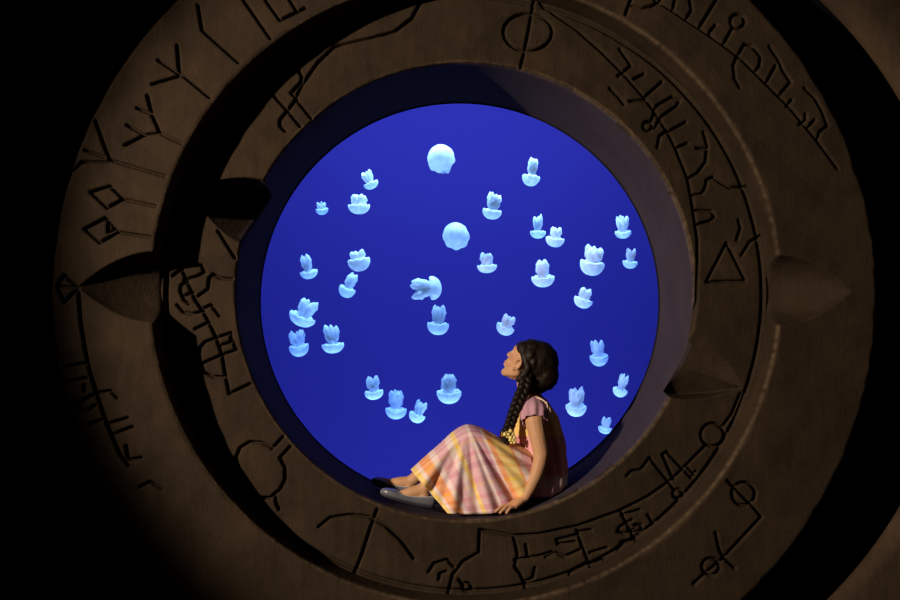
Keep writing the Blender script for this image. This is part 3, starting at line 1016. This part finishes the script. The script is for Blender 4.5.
# dress bodice
secs = [(493, 521, 562, .125), (486, 521, 566, .140), (475, 521, 567.5, .146), (462, 519, 567, .138), (447, 516, 565.5, .126), (432, 514, 562.5, .121), (418, 515, 558, .122), (408, 517.5, 552.5, .118), (401, 520, 547.5, .098), (396.5, 523, 543, .066)]
sp_ = spline(secs, 60)
co, uv = [], []
NU = 96
for i in range(NU):
    a = 2 * PI * i / NU
    for j, (py, xa, xb, dh) in enumerate(sp_):
        cx, hw = (xa + xb) / 2, (xb - xa) / 2
        p = at(cx + hw * math.cos(a), py, 0.25)
        v = j / 59
        fold = 0.0035 * math.sin(a * 13 + 3 * v) * (1 - v) ** 0.7 + 0.002 * math.sin(a * 5 + v * 30)
        q = Vector((p.x, 0.25 + dh * math.sin(a), p.z))
        n_ = Vector((math.cos(a), math.sin(a), 0))
        q += n_ * fold
        c = Vector((q.x, q.z - ZC))
        if c.length > RA0 - 0.004:
            c *= (RA0 - 0.004) / c.length
            q = Vector((c.x, q.y, c.y + ZC))
        co.append(q)
        uv.append((v, i / NU * 5))
me = grid_mesh('bodice', np.array([tuple(c) for c in co]), NU, 60, wrap_u=True, uv=uv)
dress = gpart('dress', me, M_BODICE)
sm_ = dress.modifiers.new('thickness', 'SOLIDIFY')
sm_.thickness = 0.003

# puffed sleeves with gathered folds
for near in (True, False):
    co = []
    ns, nr = 64, 16
    top = at(533.5, 399, 0.175) if near else at(532, 399, 0.325)
    bot = at(534.5, 421.5, 0.108) if near else at(535, 419, 0.385)
    axis = (bot - top).normalized()
    a1 = axis.cross(Vector((1, 0, 0))).normalized()
    a2 = axis.cross(a1)
    for i in range(ns):
        a = 2 * PI * i / ns
        for j in range(nr):
            f = j / (nr - 1)
            r = (0.020 + 0.038 * math.sin(min(1, f * 1.5) * PI / 2)) * (1 - 0.10 * max(0, f - 0.7) / 0.3)
            r *= 1 + 0.085 * math.sin(9 * a + 1.0) * f
            co.append(tuple(top + axis * ((bot - top).length * f) + (a1 * math.cos(a) + a2 * math.sin(a)) * r))
    sl = gpart('sleeve', grid_mesh('sleeve', np.array(co), ns, nr, wrap_u=True), M_SLEEVE, dress)
    sm_ = sl.modifiers.new('thickness', 'SOLIDIFY')
    sm_.thickness = 0.003

# cream ribbon lying over the back of the shoulder
bm = bmesh.new()
add_tube(bm, [at(*p) for p in spline([(535, 397, 0.165), (541, 399, 0.125), (546, 402.5, 0.118), (549, 407, 0.115), (550.5, 413, 0.112)], 16)], 0.0042, 6)
add_tube(bm, [at(*p) for p in spline([(546, 402.5, 0.116), (547.5, 406, 0.110), (547, 412, 0.108)], 10)], 0.0036, 6)
add_ball(bm, at(546.5, 403, 0.113), 0.007, None, 1)
gpart('ribbon', bm_mesh('ribbon', bm), M_RIBBON, dress)

# skirt: rows run from the top line over the knees down the near side to the stone, and down the far side
TOP = spline([(411, 470), (424, 458), (440, 444), (453, 432), (463, 426), (471, 425), (481, 428), (494, 435), (508, 443), (520, 450), (530, 456)], 90)
BOT = spline([(448, 513.5), (461, 514), (474, 514), (487, 513.5), (499, 512.5), (509, 510), (518, 507), (525, 502), (531, 495), (535, 486), (538, 478)], 90)
NT = 84
co, uv = [], []
for i in range(90):
    f = i / 89
    tx, ty = TOP[i]
    bx, by = BOT[i]
    for j in range(NT):
        t = -1 + 2 * j / (NT - 1)          # -1 far bottom .. 0 top .. 1 near bottom
        a = abs(t)
        w = math.sin(min(1, a / 0.42) * PI / 2) ** 0.85
        spread = 0.145 + 0.030 * math.sin(f * PI)
        drop = (1 - math.cos(min(1, a / 0.42) * PI / 2)) * 0.16 + (0 if a < 0.42 else (a - 0.42) / 0.58 * 0.84)
        px, py = tx + (bx - tx) * drop, ty + (by - ty) * drop
        # folds fan out from the knee
        ang = math.atan2(py - 424, px - 468)
        rad_ = math.hypot(py - 424, px - 468) / 80
        fold = (0.016 * math.sin(ang * 13 + 0.8) + 0.009 * math.sin(ang * 29 + 2.0 + 2 * rad_)) * min(1, max(0, rad_ - 0.12) * 1.3) * min(1, max(0, a - 0.18) * 3)
        fold += 0.010 * math.sin(f * 34) * max(0, a - 0.8) * 3
        yy = 0.245 + (-1 if t > 0 else 1) * (spread * w + 0.02 * max(0, a - 0.42)) + (fold if t > 0 else -fold)
        co.append(tuple(G(px, py, yy, 0.004)))
        uv.append((f, 3.0 * a + 0.1))
me = grid_mesh('skirt', np.array(co), 90, NT, uv=uv)
skirt = gpart('skirt', me, M_SKIRT, dress)
sm_ = skirt.modifiers.new('thickness', 'SOLIDIFY')
sm_.thickness = 0.003


# shoes
def shoe(heel, toe, y_out):
    L = (toe - heel).length
    x_ = (toe - heel).normalized()
    y_ = Vector((0, -1, 0)).cross(x_).cross(x_)
    up_ = Vector((-x_.z, 0, x_.x))
    if up_.z < 0:
        up_ = -up_
    side = up_.cross(x_)
    st = spline([(0.0, .012, .040), (0.05, .024, .047), (0.2, .028, .040), (0.4, .027, .030), (0.6, .031, .027), (0.75, .034, .030), (0.88, .029, .027), (0.96, .018, .020), (1.0, .004, .010)], 40)
    ns = 28
    co = []
    for i, (f, w_, h_) in enumerate(st):
        for k in range(ns):
            a = 2 * PI * k / ns
            ca, sa = math.cos(a), math.sin(a)
            yy = w_ * math.copysign(abs(ca) ** 0.75, ca)
            zz = h_ / 2 + h_ / 2 * math.copysign(abs(sa) ** 0.7, sa)
            bend = 0.007 * (2 * f - 1) ** 2
            co.append(heel + x_ * (f * L) + side * yy + up_ * (zz + bend + 0.006))
    bm = bmesh.new()
    vs = [bm.verts.new(c) for c in co]
    rim = []
    for i in range(39):
        for k in range(ns):
            a = 2 * PI * (k + 0.5) / ns
            f = st[i][0]
            lim = 0.70 - 0.10 * abs(math.cos(a)) ** 2
            if math.sin(a) > 0.55 and 0.05 < f < lim:
                continue
            bm.faces.new((vs[i * ns + k], vs[(i + 1) * ns + k], vs[(i + 1) * ns + (k + 1) % ns], vs[i * ns + (k + 1) % ns]))
    bm.faces.new([vs[k] for k in range(ns)])
    bm.faces.new([vs[39 * ns + k] for k in range(ns)][::-1])
    edge = [(e.verts[0].co.copy(), e.verts[1].co.copy()) for e in bm.edges if len(e.link_faces) == 1]
    loose = [v for v in bm.verts if not v.link_faces]
    bmesh.ops.delete(bm, geom=loose, context='VERTS')
    o = gpart('shoe', bm_mesh('shoe', bm), M_SHOE)
    s_ = o.modifiers.new('thickness', 'SOLIDIFY')
    s_.thickness = 0.0025
    s_.offset = 0
    bm = bmesh.new()
    for a, b_ in edge:
        add_chain(bm, [(a, 0.0026), (b_, 0.0026)], 6)
    gpart('piping', bm_mesh('piping', bm), M_PIPING, o)
    bm = bmesh.new()
    lo, hi = [], []
    for (f, w_, h_) in st:
        bend = 0.007 * (2 * f - 1) ** 2
        for s in (-1, 1):
            for zz in (0.0, 0.008):
                lo.append(bm.verts.new(heel + x_ * (f * L) + side * (s * w_ * 0.97) + up_ * (zz + bend)))
    for i in range(39):
        q, r = lo[i * 4:i * 4 + 4], lo[i * 4 + 4:i * 4 + 8]
        for a, b_ in ((0, 1), (1, 3), (3, 2), (2, 0)):
            bm.faces.new((q[a], q[b_], r[b_], r[a]))
    bm.faces.new((lo[0], lo[1], lo[3], lo[2]))
    bm.faces.new((lo[-4], lo[-3], lo[-1], lo[-2]))
    gpart('sole', bm_mesh('sole', bm), M_SOLE, o)


shoe(G(433.5, 509, 0.130, 0.002), G(379.5, 495.5, 0.124, 0.001), 0)
shoe(G(416, 499, 0.355, 0.002), G(370.5, 484, 0.362, 0.001), 0)
